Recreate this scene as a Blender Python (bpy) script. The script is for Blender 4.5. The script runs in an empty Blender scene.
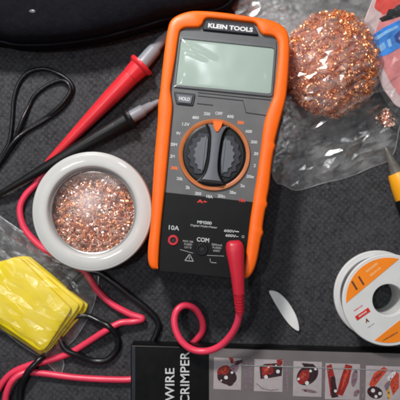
import bpy, math, random
from mathutils import Vector, noise
random.seed(7)
sc = bpy.context.scene
COL = sc.collection
S = 0.00065            # metres per working unit at the mat surface
H = 600.0              # camera height in working units
R = math.radians

def W(px, py, h=0.0):
    """point at height h (working units) above the mat"""
    k = (H - h) / H
    return Vector(((px - 200) * k * S, (200 - py) * k * S, h * S))

# ------------------------------------------------------------------ materials
def new_mat(name):
    m = bpy.data.materials.new(name); m.use_nodes = True
    nt = m.node_tree
    for n in list(nt.nodes): nt.nodes.remove(n)
    out = nt.nodes.new('ShaderNodeOutputMaterial')
    return m, nt, out

def mat(name, c, rough=.5, metal=0., var=.12, vs=14, bump=0., bs=3, rv=.1, coat=0., emis=None, sss=0., trans=0., ior=1.45, spec=.5):
    m, nt, out = new_mat(name)
    N = nt.nodes.new; L = nt.links.new
    p = N('ShaderNodeBsdfPrincipled'); L(p.outputs[0], out.inputs[0])
    tc = N('ShaderNodeTexCoord')
    nz = N('ShaderNodeTexNoise'); nz.inputs['Scale'].default_value = 1/(S*vs); nz.inputs['Detail'].default_value = 5
    L(tc.outputs['Object'], nz.inputs['Vector'])
    rp = N('ShaderNodeValToRGB')
    rp.color_ramp.elements[0].position = .3; rp.color_ramp.elements[1].position = .7
    rp.color_ramp.elements[0].color = (*[max(0, x*(1-var)) for x in c], 1)
    rp.color_ramp.elements[1].color = (*[min(1, x*(1+var)) for x in c], 1)
    L(nz.outputs['Fac'], rp.inputs[0]); L(rp.outputs[0], p.inputs['Base Color'])
    mr = N('ShaderNodeMapRange'); mr.inputs[3].default_value = max(.02, rough-rv); mr.inputs[4].default_value = min(1, rough+rv)
    nz2 = N('ShaderNodeTexNoise'); nz2.inputs['Scale'].default_value = 1/(S*vs*.4); nz2.inputs['Detail'].default_value = 6
    L(tc.outputs['Object'], nz2.inputs['Vector']); L(nz2.outputs['Fac'], mr.inputs[0]); L(mr.outputs[0], p.inputs['Roughness'])
    p.inputs['Metallic'].default_value = metal
    p.inputs['Coat Weight'].default_value = coat
    p.inputs['Specular IOR Level'].default_value = spec
    p.inputs['IOR'].default_value = ior
    if trans: p.inputs['Transmission Weight'].default_value = trans
    if sss:
        p.inputs['Subsurface Weight'].default_value = sss
        p.inputs['Subsurface Scale'].default_value = 2*S
    if bump:
        b = N('ShaderNodeBump'); b.inputs['Strength'].default_value = bump; b.inputs['Distance'].default_value = S*.8
        n3 = N('ShaderNodeTexNoise'); n3.inputs['Scale'].default_value = 1/(S*bs); n3.inputs['Detail'].default_value = 4
        L(tc.outputs['Object'], n3.inputs['Vector']); L(n3.outputs['Fac'], b.inputs['Height']); L(b.outputs[0], p.inputs['Normal'])
    return m

def film_mat(name, milk=.08, tint=(1, 1, 1), refl=1.0, rough=.12, bump=.5, bs=7, rbase=.03):
    """thin clear plastic film: see-through, glossy, slightly milky"""
    m, nt, out = new_mat(name)
    N = nt.nodes.new; L = nt.links.new
    tr = N('ShaderNodeBsdfTransparent'); tr.inputs[0].default_value = (*tint, 1)
    gl = N('ShaderNodeBsdfGlossy'); gl.inputs['Roughness'].default_value = rough
    df = N('ShaderNodeBsdfDiffuse'); df.inputs[0].default_value = (.8, .8, .8, 1)
    tc = N('ShaderNodeTexCoord')
    nz = N('ShaderNodeTexNoise'); nz.inputs['Scale'].default_value = 1/(S*bs); nz.inputs['Detail'].default_value = 6; nz.inputs['Roughness'].default_value = .6
    nz.inputs['Distortion'].default_value = .8
    L(tc.outputs['Object'], nz.inputs['Vector'])
    b = N('ShaderNodeBump'); b.inputs['Strength'].default_value = bump; b.inputs['Distance'].default_value = S*2.5
    vo = N('ShaderNodeTexVoronoi'); vo.inputs['Scale'].default_value = 1/(S*bs*1.3)
    dm = N('ShaderNodeMix'); dm.data_type = 'RGBA'; dm.blend_type = 'LINEAR_LIGHT'; dm.inputs[0].default_value = .012
    L(tc.outputs['Object'], dm.inputs[6]); L(nz.outputs['Color'], dm.inputs[7]); L(dm.outputs[2], vo.inputs['Vector'])
    ad = N('ShaderNodeMath'); ad.operation = 'MULTIPLY_ADD'; ad.inputs[1].default_value = .8
    L(vo.outputs['Distance'], ad.inputs[0]); L(nz.outputs['Fac'], ad.inputs[2])
    L(ad.outputs[0], b.inputs['Height'])
    L(b.outputs[0], gl.inputs['Normal'])
    lw = N('ShaderNodeLayerWeight'); L(b.outputs[0], lw.inputs['Normal'])
    fr = N('ShaderNodeMath'); fr.operation = 'POWER'; fr.inputs[1].default_value = 3.5; L(lw.outputs['Facing'], fr.inputs[0])
    mu = N('ShaderNodeMath'); mu.operation = 'MULTIPLY_ADD'; mu.inputs[1].default_value = refl; mu.inputs[2].default_value = rbase; mu.use_clamp = True
    L(fr.outputs[0], mu.inputs[0])
    mk = N('ShaderNodeMapRange'); mk.inputs[1].default_value = .35; mk.inputs[2].default_value = .75
    mk.inputs[3].default_value = milk*.3; mk.inputs[4].default_value = milk*1.9
    nzb = N('ShaderNodeTexNoise'); nzb.inputs['Scale'].default_value = 1/(S*bs*3); nzb.inputs['Detail'].default_value = 5
    L(tc.outputs['Object'], nzb.inputs['Vector'])
    L(nzb.outputs['Fac'], mk.inputs[0])
    m1 = N('ShaderNodeMixShader'); L(mk.outputs[0], m1.inputs[0]); L(tr.outputs[0], m1.inputs[1]); L(df.outputs[0], m1.inputs[2])
    m2 = N('ShaderNodeMixShader'); L(mu.outputs[0], m2.inputs[0]); L(m1.outputs[0], m2.inputs[1]); L(gl.outputs[0], m2.inputs[2])
    L(m2.outputs[0], out.inputs[0])
    return m

def mat_mat():
    m, nt, out = new_mat('speckled_black_mat')
    N = nt.nodes.new; L = nt.links.new
    p = N('ShaderNodeBsdfPrincipled'); L(p.outputs[0], out.inputs[0])
    tc = N('ShaderNodeTexCoord')
    v = N('ShaderNodeTexVoronoi'); v.inputs['Scale'].default_value = 1/(S*3.4); v.inputs['Randomness'].default_value = .9
    L(tc.outputs['Object'], v.inputs['Vector'])
    n = N('ShaderNodeTexNoise'); n.inputs['Scale'].default_value = 1/(S*4.2); n.inputs['Detail'].default_value = 8; n.inputs['Roughness'].default_value = .7
    L(tc.outputs['Object'], n.inputs['Vector'])
    n2 = N('ShaderNodeTexNoise'); n2.inputs['Scale'].default_value = 1/(S*60); n2.inputs['Detail'].default_value = 4
    L(tc.outputs['Object'], n2.inputs['Vector'])
    a = N('ShaderNodeMath'); a.operation = 'MULTIPLY_ADD'; a.inputs[1].default_value = .45
    L(v.outputs['Distance'], a.inputs[0]); a.inputs[1].default_value = .2; L(n.outputs['Fac'], a.inputs[2])
    a2 = N('ShaderNodeMath'); a2.operation = 'MULTIPLY_ADD'; a2.inputs[1].default_value = .35
    L(n2.outputs['Fac'], a2.inputs[0]); L(a.outputs[0], a2.inputs[2])
    ws = []
    for ang in (40, 131):
        mp = N('ShaderNodeMapping'); mp.inputs['Rotation'].default_value = (0, 0, R(ang)); L(tc.outputs['Object'], mp.inputs['Vector'])
        wv = N('ShaderNodeTexWave'); wv.inputs['Scale'].default_value = .314/(S*4.4)*.5*2; wv.inputs['Distortion'].default_value = 2.2; wv.inputs['Detail'].default_value = 3; wv.inputs['Detail Scale'].default_value = 1.5
        L(mp.outputs[0], wv.inputs['Vector']); ws.append(wv)
    wm = N('ShaderNodeMath'); wm.operation = 'MULTIPLY'; L(ws[0].outputs['Fac'], wm.inputs[0]); L(ws[1].outputs['Fac'], wm.inputs[1])
    a3 = N('ShaderNodeMath'); a3.operation = 'MULTIPLY_ADD'; a3.inputs[1].default_value = .20
    L(wm.outputs[0], a3.inputs[0]); L(a2.outputs[0], a3.inputs[2]); a2 = a3
    r = N('ShaderNodeValToRGB')
    r.color_ramp.elements[0].position = .55; r.color_ramp.elements[0].color = (.012, .012, .0135, 1)
    r.color_ramp.elements[1].position = 1.08; r.color_ramp.elements[1].color = (.060, .060, .065, 1)
    L(a2.outputs[0], r.inputs[0])
    # scattered pale lint specks
    v2 = N('ShaderNodeTexVoronoi'); v2.inputs['Scale'].default_value = 1/(S*13)
    L(tc.outputs['Object'], v2.inputs['Vector'])
    ls = N('ShaderNodeMath'); ls.operation = 'LESS_THAN'; ls.inputs[1].default_value = .045
    L(v2.outputs['Distance'], ls.inputs[0])
    mx = N('ShaderNodeMix'); mx.data_type = 'RGBA'; mx.inputs[7].default_value = (.16, .16, .165, 1)
    L(ls.outputs[0], mx.inputs[0]); L(r.outputs[0], mx.inputs[6]); L(mx.outputs[2], p.inputs['Base Color'])
    p.inputs['Roughness'].default_value = .75; p.inputs['Specular IOR Level'].default_value = .22
    b = N('ShaderNodeBump'); b.inputs['Strength'].default_value = .7; b.inputs['Distance'].default_value = S*1.2
    L(a.outputs[0], b.inputs['Height']); L(b.outputs[0], p.inputs['Normal'])
    return m

M = dict(
    tabletop=mat_mat(),
    orange=mat('orange_rubber', (.93, .135, .004), .42, var=.05, bump=.08, bs=1.2),
    grey_face=mat('grey_face_plastic', (.112, .112, .114), .5, var=.09, bump=.06, bs=.8),
    black_face=mat('black_face_plastic', (.0055, .0055, .006), .5, var=.2, bump=.06, bs=.8, spec=.25),
    black=mat('black_plastic', (.005, .005, .006), .42, var=.2, bump=.1, bs=1.5, spec=.4),
    charcoal=mat('charcoal_plastic', (.022, .024, .032), .42, var=.15),
    knob_grey=mat('knob_grey', (.115, .122, .138), .45, var=.08, bump=.05, bs=.8),
    bezel=mat('bezel_grey', (.09, .095, .1), .35, var=.1),
    silver=mat('silver_trim', (.42, .43, .44), .3, .6, var=.08),
    lcd=mat('lcd_glass', (.32, .40, .355), .55, var=.03, vs=40, spec=.15),
    white_print=mat('white_print', (.62, .62, .62), .5, var=.1, vs=3),
    dim_print=mat('dim_white_print', (.3, .3, .3), .5, var=.15, vs=3),
    mid_print=mat('grey_white_print', (.45, .46, .47), .5, var=.2, vs=3),
    orange_print=mat('orange_print', (.8, .16, .02), .5, var=.1),
    red_print=mat('red_print', (.6, .03, .02), .5, var=.1),
    red_ring=mat('red_ring', (.5, .02, .03), .4, var=.1),
    dial_ring=mat('dull_orange_ring', (.42, .12, .03), .45, var=.12),
    red_plastic=mat('red_plastic', (.63, .024, .035), .33, var=.06, bump=.05, bs=1.5, spec=.5),
    pink_cable=mat('pinkish_red_cable', (.78, .045, .10), .32, var=.06, bump=.05, bs=3),
    plug_red=mat('dark_red_plug', (.53, .015, .035), .4, var=.06, bump=.04, bs=2),
    tip_grey=mat('grey_guard', (.22, .235, .265), .4, var=.06, bump=.05, bs=2),
    black_cable=mat('black_cable', (.007, .007, .008), .3, var=.2),
    cord=mat('black_cord', (.005, .005, .006), .3, var=.2, bump=.3, bs=1.2),
    fabric=mat('black_fabric', (.0035, .0035, .006), .85, var=.3, vs=6, bump=.6, bs=2, spec=.15),
    white_lid=mat('white_lid', (.5, .5, .485), .36, var=.03, vs=25, coat=.15, bump=.03, bs=3),
    tin=mat('tin_metal', (.62, .62, .62), .28, 1., var=.06),
    yellow=mat('yellow_sheet', (.86, .66, .004), .38, var=.025, vs=30, bump=.05, bs=8, sss=.0),
    white_plastic=mat('white_spool_plastic', (.66, .66, .65), .4, var=.04, coat=.1),
    label_orange=mat('orange_label', (.90, .24, .012), .5, var=.05),
    brown_print=mat('brown_print', (.14, .05, .02), .6, var=.1),
    pale_print=mat('pale_print', (.85, .45, .2), .6, var=.1),
    solder=mat('solder_wire', (.55, .56, .58), .3, 1., var=.1),
    paper=mat('white_sliver', (.74, .74, .73), .55, var=.03, bump=.1, bs=4),
    box_black=mat('black_card', (.004, .004, .0045), .4, var=.3, vs=20, bump=.1, bs=10, spec=.3),
    box_grey=mat('grey_card', (.165, .145, .144), .4, var=.07, vs=20, bump=.08, bs=10, coat=.1),
    tile=mat('picture_white', (.42, .365, .375), .4, var=.08, vs=6, coat=.3),
    pic_red=mat('picture_red', (.28, .022, .018), .45, var=.3, vs=3),
    pic_brightred=mat('picture_bright_red', (.5, .06, .03), .45, var=.25, vs=3),
    pic_dark=mat('picture_dark', (.035, .015, .018), .45, var=.4, vs=3),
    pic_mauve=mat('picture_mauve', (.2, .14, .17), .45, var=.25, vs=3),
    pic_yellow=mat('picture_yellow', (.6, .33, .05), .45, var=.2, vs=3),
    card_red=mat('red_card', (.62, .045, .03), .45, var=.12, vs=8, coat=.2),
    card_glare=mat('pinkish_card_glare', (.55, .42, .42), .4, var=.1, vs=8, coat=.2),
    card_pink=mat('pinkish_card', (.60, .21, .21), .45, var=.18, vs=10, coat=.2),
    card_blue=mat('blue_card', (.03, .20, .60), .45, var=.4, vs=9, coat=.2),
    card_navy=mat('navy_print', (.01, .04, .2), .45, var=.3, vs=5),
    card_sky=mat('light_blue_print', (.22, .45, .75), .5, var=.2, vs=4),
    tool_yellow=mat('yellow_orange_grip', (.85, .36, .01), .4, var=.06),
    tool_grey=mat('grey_translucent_tip', (.12, .11, .095), .25, var=.15, vs=6, coat=.4),
    film=film_mat('clear_bag_film', milk=.12, rough=.13, bump=.12, bs=4, refl=1.5, rbase=.12),
    film3=film_mat('clear_pouch_film', milk=.05, rough=.17, bump=.1, bs=8, refl=1.1, rbase=.045),
    film2=film_mat('clear_sleeve_film', milk=.03, rough=.09, bump=.1, bs=9, refl=1.0, rbase=.06),
    film_edge=film_mat('film_edge', milk=.22, rough=.15, bump=.1, bs=5, refl=1.0, rbase=.12),
    film_thin=film_mat('screen_protector_film', milk=.02, rough=.17, bump=.01, bs=24, refl=.7, rbase=.028),
    glass=film_mat('window_plastic', milk=.07, rough=.24, bump=.02, bs=20, refl=1.0, rbase=.035),
)

def copper_mat(name, c1, c2):
    m, nt, out = new_mat(name)
    N = nt.nodes.new; L = nt.links.new
    p = N('ShaderNodeBsdfPrincipled'); L(p.outputs[0], out.inputs[0])
    tc = N('ShaderNodeTexCoord')
    n = N('ShaderNodeTexNoise'); n.inputs['Scale'].default_value = 1/(S*6); n.inputs['Detail'].default_value = 4
    L(tc.outputs['Object'], n.inputs['Vector'])
    r = N('ShaderNodeValToRGB'); r.color_ramp.elements[0].position = .35; r.color_ramp.elements[1].position = .65
    r.color_ramp.elements[0].color = (*c1, 1); r.color_ramp.elements[1].color = (*c2, 1)
    L(n.outputs['Fac'], r.inputs[0]); L(r.outputs[0], p.inputs['Base Color'])
    p.inputs['Metallic'].default_value = .55; p.inputs['Roughness'].default_value = .3
    return m
M['copper'] = copper_mat('copper_ribbon', (.92, .30, .10), (1, .50, .24))
M['copper_pale'] = copper_mat('pale_copper_ribbon', (.90, .50, .38), (.98, .74, .62))
M['copper_dark'] = mat('dull_copper', (.6, .2, .09), .5, .5, var=.5, vs=5)

# ------------------------------------------------------------------ mesh helper
class MB:
    def __init__(s): s.v = []; s.f = []; s.mi = []; s.mats = []; s.caps = set()
    def m(s, name):
        if M[name] not in s.mats: s.mats.append(M[name])
        return s.mats.index(M[name])
    def add(s, vs, fs, mname):
        o = len(s.v); i = s.m(mname)
        s.v += [Vector(v) for v in vs]
        for f in fs: s.f.append([a+o for a in f]); s.mi.append(i)
        return s
    def loft(s, rings, mname, cap0=True, cap1=True, closed=True):
        n = len(rings[0]); vs = [p for r in rings for p in r]; fs = []
        for k in range(len(rings)-1):
            for i in range(n if closed else n-1):
                j = (i+1) % n
                fs.append((k*n+i, k*n+j, (k+1)*n+j, (k+1)*n+i))
        if cap0: s.caps.add(len(s.f)+len(fs)); fs.append(tuple(reversed(range(n))))
        if cap1: s.caps.add(len(s.f)+len(fs)); fs.append(tuple(range((len(rings)-1)*n, len(rings)*n)))
        return s.add(vs, fs, mname)
    def ringloop(s, rings, mname):
        """rings closed in both directions"""
        return s.loft(rings+[rings[0]], mname, False, False)
    def tube(s, pts, r, mname, seg=14):
        n = len(pts); rings = []; up = Vector((0, 0, 1))
        prev = None
        for i, p in enumerate(pts):
            t = (pts[min(i+1, n-1)] - pts[max(i-1, 0)]).normalized()
            if prev is None:
                a = t.cross(up)
                if a.length < 1e-4: a = t.cross(Vector((1, 0, 0)))
                a.normalize()
            else:
                a = (prev - t*prev.dot(t)).normalized()
            prev = a
            b = t.cross(a)
            rr = r[i] if isinstance(r, (list, tuple)) else r
            rings.append([p + (a*math.cos(q)+b*math.sin(q))*rr*S for q in [2*math.pi*k/seg for k in range(seg)]])
        return s.loft(rings, mname)
    def build(s, name, parent=None, smooth=40):
        me = bpy.data.meshes.new(name)
        off = parent.location if parent is not None and parent.type == 'EMPTY' else (root_loc(parent) if parent is not None else Vector((0, 0, 0)))
        if parent is None and s.v:
            xs = [v.x for v in s.v]; ys = [v.y for v in s.v]; zs = [v.z for v in s.v]
            off = Vector(((min(xs)+max(xs))/2, (min(ys)+max(ys))/2, min(zs)))
        me.from_pydata([tuple(v-off) for v in s.v], [], s.f)
        for mm in s.mats: me.materials.append(mm)
        me.polygons.foreach_set('material_index', s.mi)
        me.validate()
        import bmesh
        bm = bmesh.new(); bm.from_mesh(me)
        bmesh.ops.recalc_face_normals(bm, faces=bm.faces); bm.to_mesh(me); bm.free()
        me.shade_smooth()
        me.set_sharp_from_angle(angle=R(smooth))
        if smooth == 0: me.shade_flat()
        elif s.caps and max(s.caps) < len(me.polygons):
            for c in s.caps:
                pg = me.polygons[c]; pg.use_smooth = False
                for li in pg.loop_indices: me.edges[me.loops[li].edge_index].use_edge_sharp = True
        ob = bpy.data.objects.new(name, me); COL.objects.link(ob)
        if parent is not None: ob.parent = parent
        else: ob.location = off
        return ob

def root_loc(o):
    while o.parent: o = o.parent
    return Vector(o.location)

def tag(o, label=None, cat=None, group=None, kind=None):
    if label: o['label'] = label
    if cat: o['category'] = cat
    if group: o['group'] = group
    if kind: o['kind'] = kind
    return o
def thing(name, loc, label, cat, group=None):
    o = bpy.data.objects.new(name, None); COL.objects.link(o); o.location = loc
    o.empty_display_size = .01
    return tag(o, label, cat, group)

# ------------------------------------------------------------------ 2-D helpers (y down, working units)
def smooth_path(pts, n=8, closed=False):
    """Catmull-Rom through pts (tuples of any length)"""
    P = [Vector(p) for p in pts]; out = []; N = len(P)
    for i in range(N if closed else N-1):
        if closed: a, b, c, d = P[(i-1) % N], P[i], P[(i+1) % N], P[(i+2) % N]
        else: a, b, c, d = P[max(i-1, 0)], P[i], P[i+1], P[min(i+2, N-1)]
        for k in range(n):
            t = k/n
            out.append(.5*((2*b) + (c-a)*t + (2*a-5*b+4*c-d)*t*t + (3*b-a-3*c+d)*t**3))
    if not closed: out.append(P[-1])
    return out
def offset(poly, d):
    """positive d moves inward"""
    n = len(poly); A = sum(poly[i][0]*poly[(i+1) % n][1]-poly[(i+1) % n][0]*poly[i][1] for i in range(n))
    sg = 1 if A > 0 else -1; out = []
    for i in range(n):
        p0, p1, p2 = Vector(poly[i-1][:2]), Vector(poly[i][:2]), Vector(poly[(i+1) % n][:2])
        e1, e2 = (p1-p0), (p2-p1)
        if e1.length < 1e-6: e1 = e2
        if e2.length < 1e-6: e2 = e1
        e1 = e1.normalized(); e2 = e2.normalized()
        n1 = Vector((-e1.y, e1.x)); n2 = Vector((-e2.y, e2.x)); b = n1+n2
        if b.length < 1e-4: b = n1
        b.normalize(); c = max(.45, b.dot(n1))
        out.append(tuple(p1+b*(sg*d/c)))
    return out
def rounded(poly, r, seg=5):
    out = []; n = len(poly)
    for i in range(n):
        p0, p1, p2 = Vector(poly[i-1]), Vector(poly[i]), Vector(poly[(i+1) % n])
        a = p1+(p0-p1).normalized()*min(r, (p0-p1).length*.45); b = p1+(p2-p1).normalized()*min(r, (p2-p1).length*.45)
        for k in range(seg+1):
            t = k/seg; out.append(tuple((1-t)**2*a+2*t*(1-t)*p1+t*t*b))
    return out
def ring(poly, h, href=None):
    """world ring at height h for an outline that is read at height href"""
    out = []
    for p in poly:
        w = W(p[0], p[1], h if href is None else href); w.z = h*S; out.append(w)
    return out
def slab(mb, poly, h0, h1, mname, bev=.8, href=None, inset=0):
    hr = h1 if href is None else href
    rings = [ring(offset(poly, inset+bev*.6), h0, hr), ring(offset(poly, inset), h0+bev, hr), ring(poly, h1-bev, hr), ring(offset(poly, bev*.35), h1-bev*.3, hr), ring(offset(poly, bev), h1, hr)]
    return mb.loft(rings, mname)
def circ(cx, cy, r, n=64, a0=0):
    return [(cx+r*math.cos(a0+2*math.pi*k/n), cy+r*math.sin(a0+2*math.pi*k/n)) for k in range(n)]
def flat(mb, poly, h, mname, t=.25):
    return mb.loft([ring(poly, h, h), ring(poly, h+t, h)], mname)
def revolve(mb, cx, cy, prof, mname, href, n=72, loop=False):
    """prof: (radius, height); all radii read at height href"""
    rings = [ring(circ(cx, cy, r, n), h, href) for r, h in prof]
    if loop: return mb.ringloop(rings, mname)
    return mb.loft(rings, mname)
def path3(pts, n=10):
    """pts: (px, py, h)"""
    return [W(p[0], p[1], p[2]) for p in smooth_path(pts, n)]
def axis_lathe(mb, a, b, prof, mname, seg=24):
    """a, b: (px,py,h). prof: (t 0..1, radius)"""
    A, B = W(*a), W(*b)
    pts = [A+(B-A)*t for t, r in prof]; d = (B-A).normalized()
    x = d.cross(Vector((0, 0, 1))).normalized(); y = d.cross(x)
    rings = [[p+(x*math.cos(q)+y*math.sin(q))*r*S for q in [2*math.pi*k/seg for k in range(seg)]] for p, (t, r) in zip(pts, prof)]
    return mb.loft(rings, mname)

def text(mb, body, cx, cy, h, cap, ang, mname, width=None, bold=.03, t=.15, shear=0):
    cu = bpy.data.curves.new('tmp_text', 'FONT'); cu.body = body; cu.size = 1; cu.offset = bold; cu.resolution_u = 3
    ob = bpy.data.objects.new('tmp_text', cu); COL.objects.link(ob)
    dg = bpy.context.evaluated_depsgraph_get(); dg.update()
    me = bpy.data.meshes.new_from_object(ob.evaluated_get(dg))
    vs = [v.co.copy() for v in me.vertices]; fs = [tuple(p.vertices) for p in me.polygons]
    bpy.data.objects.remove(ob); bpy.data.curves.remove(cu); bpy.data.meshes.remove(me)
    if not vs: return mb
    x0, x1 = min(v.x for v in vs), max(v.x for v in vs); y0, y1 = min(v.y for v in vs), max(v.y for v in vs)
    sy = cap/(y1-y0) if y1-y0 > .3 else cap
    sx = width/(x1-x0) if width else sy
    c, s_ = math.cos(R(ang)), math.sin(R(ang))
    out = []
    for v in vs:
        x = (v.x-(x0+x1)/2)*sx; y = (v.y-(y0+y1)/2)*sy; x += shear*y
        out.append(W(cx+x*c-y*s_, cy-(x*s_+y*c), h+t))
    return mb.add(out, fs, mname)

# ================================================================== SETTING
mb = MB(); e = 900
mb.loft([[Vector((x*S, y*S, -6*S)) for x, y in ((-e, -e), (e, -e), (e, e), (-e, e))],
         [Vector((x*S, y*S, 0)) for x, y in ((-e, -e), (e, -e), (e, e), (-e, e))]], 'tabletop')
tag(mb.build('tabletop'), 'dark speckled charcoal work mat under all the tools', 'work mat', kind='structure')

# ================================================================== MULTIMETER
ANG = -6.4
FH = 56.0
# outline, read at the face height
left = [(158, 269), (152, 269), (148.3, 262), (148, 247), (150.5, 226), (151.8, 203), (153, 180), (154.8, 152), (157.5, 122), (158.2, 104), (160, 92), (162, 72), (165, 46), (167.2, 32), (170, 22), (176, 16.5), (186, 12.6), (197, 11.2)]
right = [(220, 12.6), (245, 16), (262, 18.6), (275, 22), (284.5, 28), (288.5, 36), (289.6, 48), (289, 64), (287.5, 86), (285.5, 101), (280, 122), (276, 138), (274.8, 143), (276, 146.5), (274, 151), (271.6, 166), (269.5, 186), (267, 200), (268, 205), (265.6, 210), (262.8, 228), (263.8, 233), (261.2, 239), (257.5, 259), (253.5, 271), (248.5, 277.5), (243, 279)]
outer = [tuple(p) for p in smooth_path(left+right, 4)]
inner_r = [(242.5, 276), (245, 262), (247.5, 242), (250.5, 217), (255, 189), (260, 155), (264, 124), (270.5, 104), (273.5, 96), (277, 70), (278.5, 50), (277.5, 42), (273, 37), (262.5, 35.5)]
inner_t = [(259.5, 32), (256.5, 25.5), (253, 23.6), (230, 21), (208, 19), (204.5, 20.5), (202.5, 26), (199, 28.3)]
inner_l = [(186, 28.5), (181, 31), (178.7, 38), (175.5, 60), (172.2, 80), (170.8, 91), (172.8, 106), (171, 127), (167.6, 164), (165.2, 190), (162.5, 215), (160, 242), (158.5, 266)]
inner = [tuple(p) for p in smooth_path(inner_r, 3)] + inner_t + [tuple(p) for p in smooth_path(inner_l, 3)]

meter = thing('multimeter', W(207, 145, 0), 'orange and grey digital multimeter with round dial, lying in the middle of the mat', 'multimeter')
# body: dark core filling the whole outline
core = [tuple(p) for p in smooth_path(left[1:]+right[:-2], 3)] + [(246, 284), (238, 285.5), (200, 281.5), (160, 276)]
mb = MB()
mb.loft([ring(offset(core, 8), 1.5, FH), ring(offset(core, 6), 4, FH), ring(offset(core, 5), FH-6, FH), ring(offset(core, 6), FH-2.5, FH)], 'black')
mb.build('body', meter)
# orange overmould
def resample_open(poly, n):
    P = [Vector(p[:2]) for p in poly]; L = [0]
    for i in range(len(P)-1): L.append(L[-1]+(P[i+1]-P[i]).length)
    out = []; j = 0
    for k in range(n):
        d = min(L[-1]*k/(n-1), L[-1]-1e-6)
        while L[j+1] < d: j += 1
        out.append(P[j]+(P[j+1]-P[j])*((d-L[j])/max(1e-9, L[j+1]-L[j])))
    return out
NB = 260
ro = resample_open(outer, NB); ri = resample_open(list(reversed(inner)), NB)
mb = MB(); secs = []
for o, i_ in zip(ro, ri):
    d = i_-o; wd = d.length; d = d/wd
    row = []
    for ins, h in ((2.2, 3), (.7, 8), (.2, 26), (0, 28), (0, FH-1), (.35, FH+1.6), (1.2, FH+3.2), (2.8, FH+4.2)):
        p = o+d*min(ins, wd*.3); w_ = W(p.x, p.y, FH); w_.z = h*S; row.append(w_)
    for ins, h in ((2.4, FH+4.2), (.9, FH+3.4), (.15, FH+2.2), (0, FH+.6), (0, FH-3), (.5, FH-8)):
        p = i_-d*min(ins, wd*.3); w_ = W(p.x, p.y, FH); w_.z = h*S; row.append(w_)
    secs.append(row)
mb.loft(secs, 'orange')
mb.build('orange_holster', meter, 50)
# face in two printed tones
def lerp_cut(poly, side):
    """split the face outline along the tone line"""
    a, b = Vector((150, 190.5)), Vector((270, 204)); d = b-a; out = []
    f = lambda p: d.x*(p[1]-a.y)-d.y*(p[0]-a.x)
    for i in range(len(poly)):
        p, q = poly[i], poly[(i+1) % len(poly)]; fp, fq = f(p)*side, f(q)*side
        if fp >= 0: out.append(p)
        if fp*fq < 0:
            t = fp/(fp-fq); out.append((p[0]+(q[0]-p[0])*t, p[1]+(q[1]-p[1])*t))
    return out
face = offset(inner+[(160, 270), (200, 274), (241, 278)], -.6)
mb = MB(); up = lerp_cut(face, -1); mb.loft([ring(up, FH-3, FH), ring(up, FH, FH)], 'grey_face'); mb.build('face_panel', meter)
mb = MB(); lo = lerp_cut(face, 1); mb.loft([ring(lo, FH-3, FH), ring(lo, FH-.05, FH)], 'black_face'); mb.build('lower_panel', meter)
# badge
mb = MB(); badge = rounded([(206, 19.8), (254, 24.8), (259, 35.2), (202, 29.6)], 2.2)
slab(mb, badge, FH-1, FH+3.4, 'charcoal', 1.0); bd = mb.build('badge', meter)
mb = MB(); text(mb, 'KLEIN TOOLS', 230.5, 27.6, FH+3.4, 4.6, ANG+.4, 'white_print', 45, .045); mb.build('lettering', bd)
# bezel, lcd, film
bez_o = rounded([(179.3, 30.5), (200, 31), (258, 36.6), (276.4, 40), (276.6, 50), (272.8, 97.5), (172.8, 87.5)], 2.5)
lcd = rounded([(181.2, 39), (274, 48.6), (270.6, 93.6), (176, 84.6)], 2)
mb = MB()
bo = smooth_path(bez_o, 1, True); n = 96
def resample(poly, n):
    P = [Vector(p[:2]) for p in poly]; P.append(P[0]); L = [0]
    for i in range(len(P)-1): L.append(L[-1]+(P[i+1]-P[i]).length)
    out = []; j = 0
    for k in range(n):
        d = L[-1]*k/n
        while L[j+1] < d: j += 1
        t = (d-L[j])/max(1e-9, L[j+1]-L[j]); out.append(tuple(P[j]+(P[j+1]-P[j])*t))
    return out
bo = resample(bez_o, n); bi = resample(lcd, n)
# start both at nearest matching corner
k0 = min(range(n), key=lambda k: (Vector(bo[k])-Vector((179.3, 30.5))).length); bo = bo[k0:]+bo[:k0]
k0 = min(range(n), key=lambda k: (Vector(bi[k])-Vector((181.2, 39))).length); bi = bi[k0:]+bi[:k0]
mb.ringloop([ring(bo, FH-.5, FH), ring(bo, FH+.8, FH), ring(offset(bo, .8), FH+1.5, FH), ring(offset(bi, -.6), FH+1.5, FH), ring(bi, FH+.2, FH), ring(bi, FH-.5, FH)], 'bezel')
mb.build('screen_bezel', meter)
mb = MB(); mb.loft([ring(offset(lcd, -1), FH-1, FH), ring(offset(lcd, -1), FH+.35, FH)], 'lcd'); mb.build('lcd_screen', meter)
# loose protective film with creases over the screen
mb = MB(); nx, ny = 60, 36; fv = []
for j in range(ny+1):
    for i in range(nx+1):
        u, v = i/nx, j/ny
        p = Vector((179, 35.5)).lerp(Vector((276, 45.5)), u).lerp(Vector((173.5, 87)).lerp(Vector((272.5, 97)), u), v)
        def crease(ax, ay, bx, by, w, hh):
            A = Vector((ax, ay)); B = Vector((bx, by)); d = B-A
            t = max(0, min(1, (p-A).dot(d)/d.dot(d))); q = (p-(A+d*t)).length
            return hh*math.exp(-(q/w)**2)*math.sin(math.pi*(.12+.76*t))
        z = .9+.13*noise.noise(Vector((p.x/16, p.y/16, 3)))
        z += crease(180, 40, 215, 58, 1.5, 1.3)+crease(182, 50, 205, 60, 1.3, .9)+crease(184, 42, 197, 56, 1.2, 1.0)
        z += 1.0*math.exp(-((p-Vector((184, 75))).length/9)**2)+.8*math.exp(-((p-Vector((272, 77))).length/5)**2)
        edge = min(u, 1-u, v, 1-v)*14
        z = FH+1.6+z*min(1, edge)
        fv.append(W(p.x, p.y, z))
fs = [(j*(nx+1)+i, j*(nx+1)+i+1, (j+1)*(nx+1)+i+1, (j+1)*(nx+1)+i) for j in range(ny) for i in range(nx)]
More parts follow.
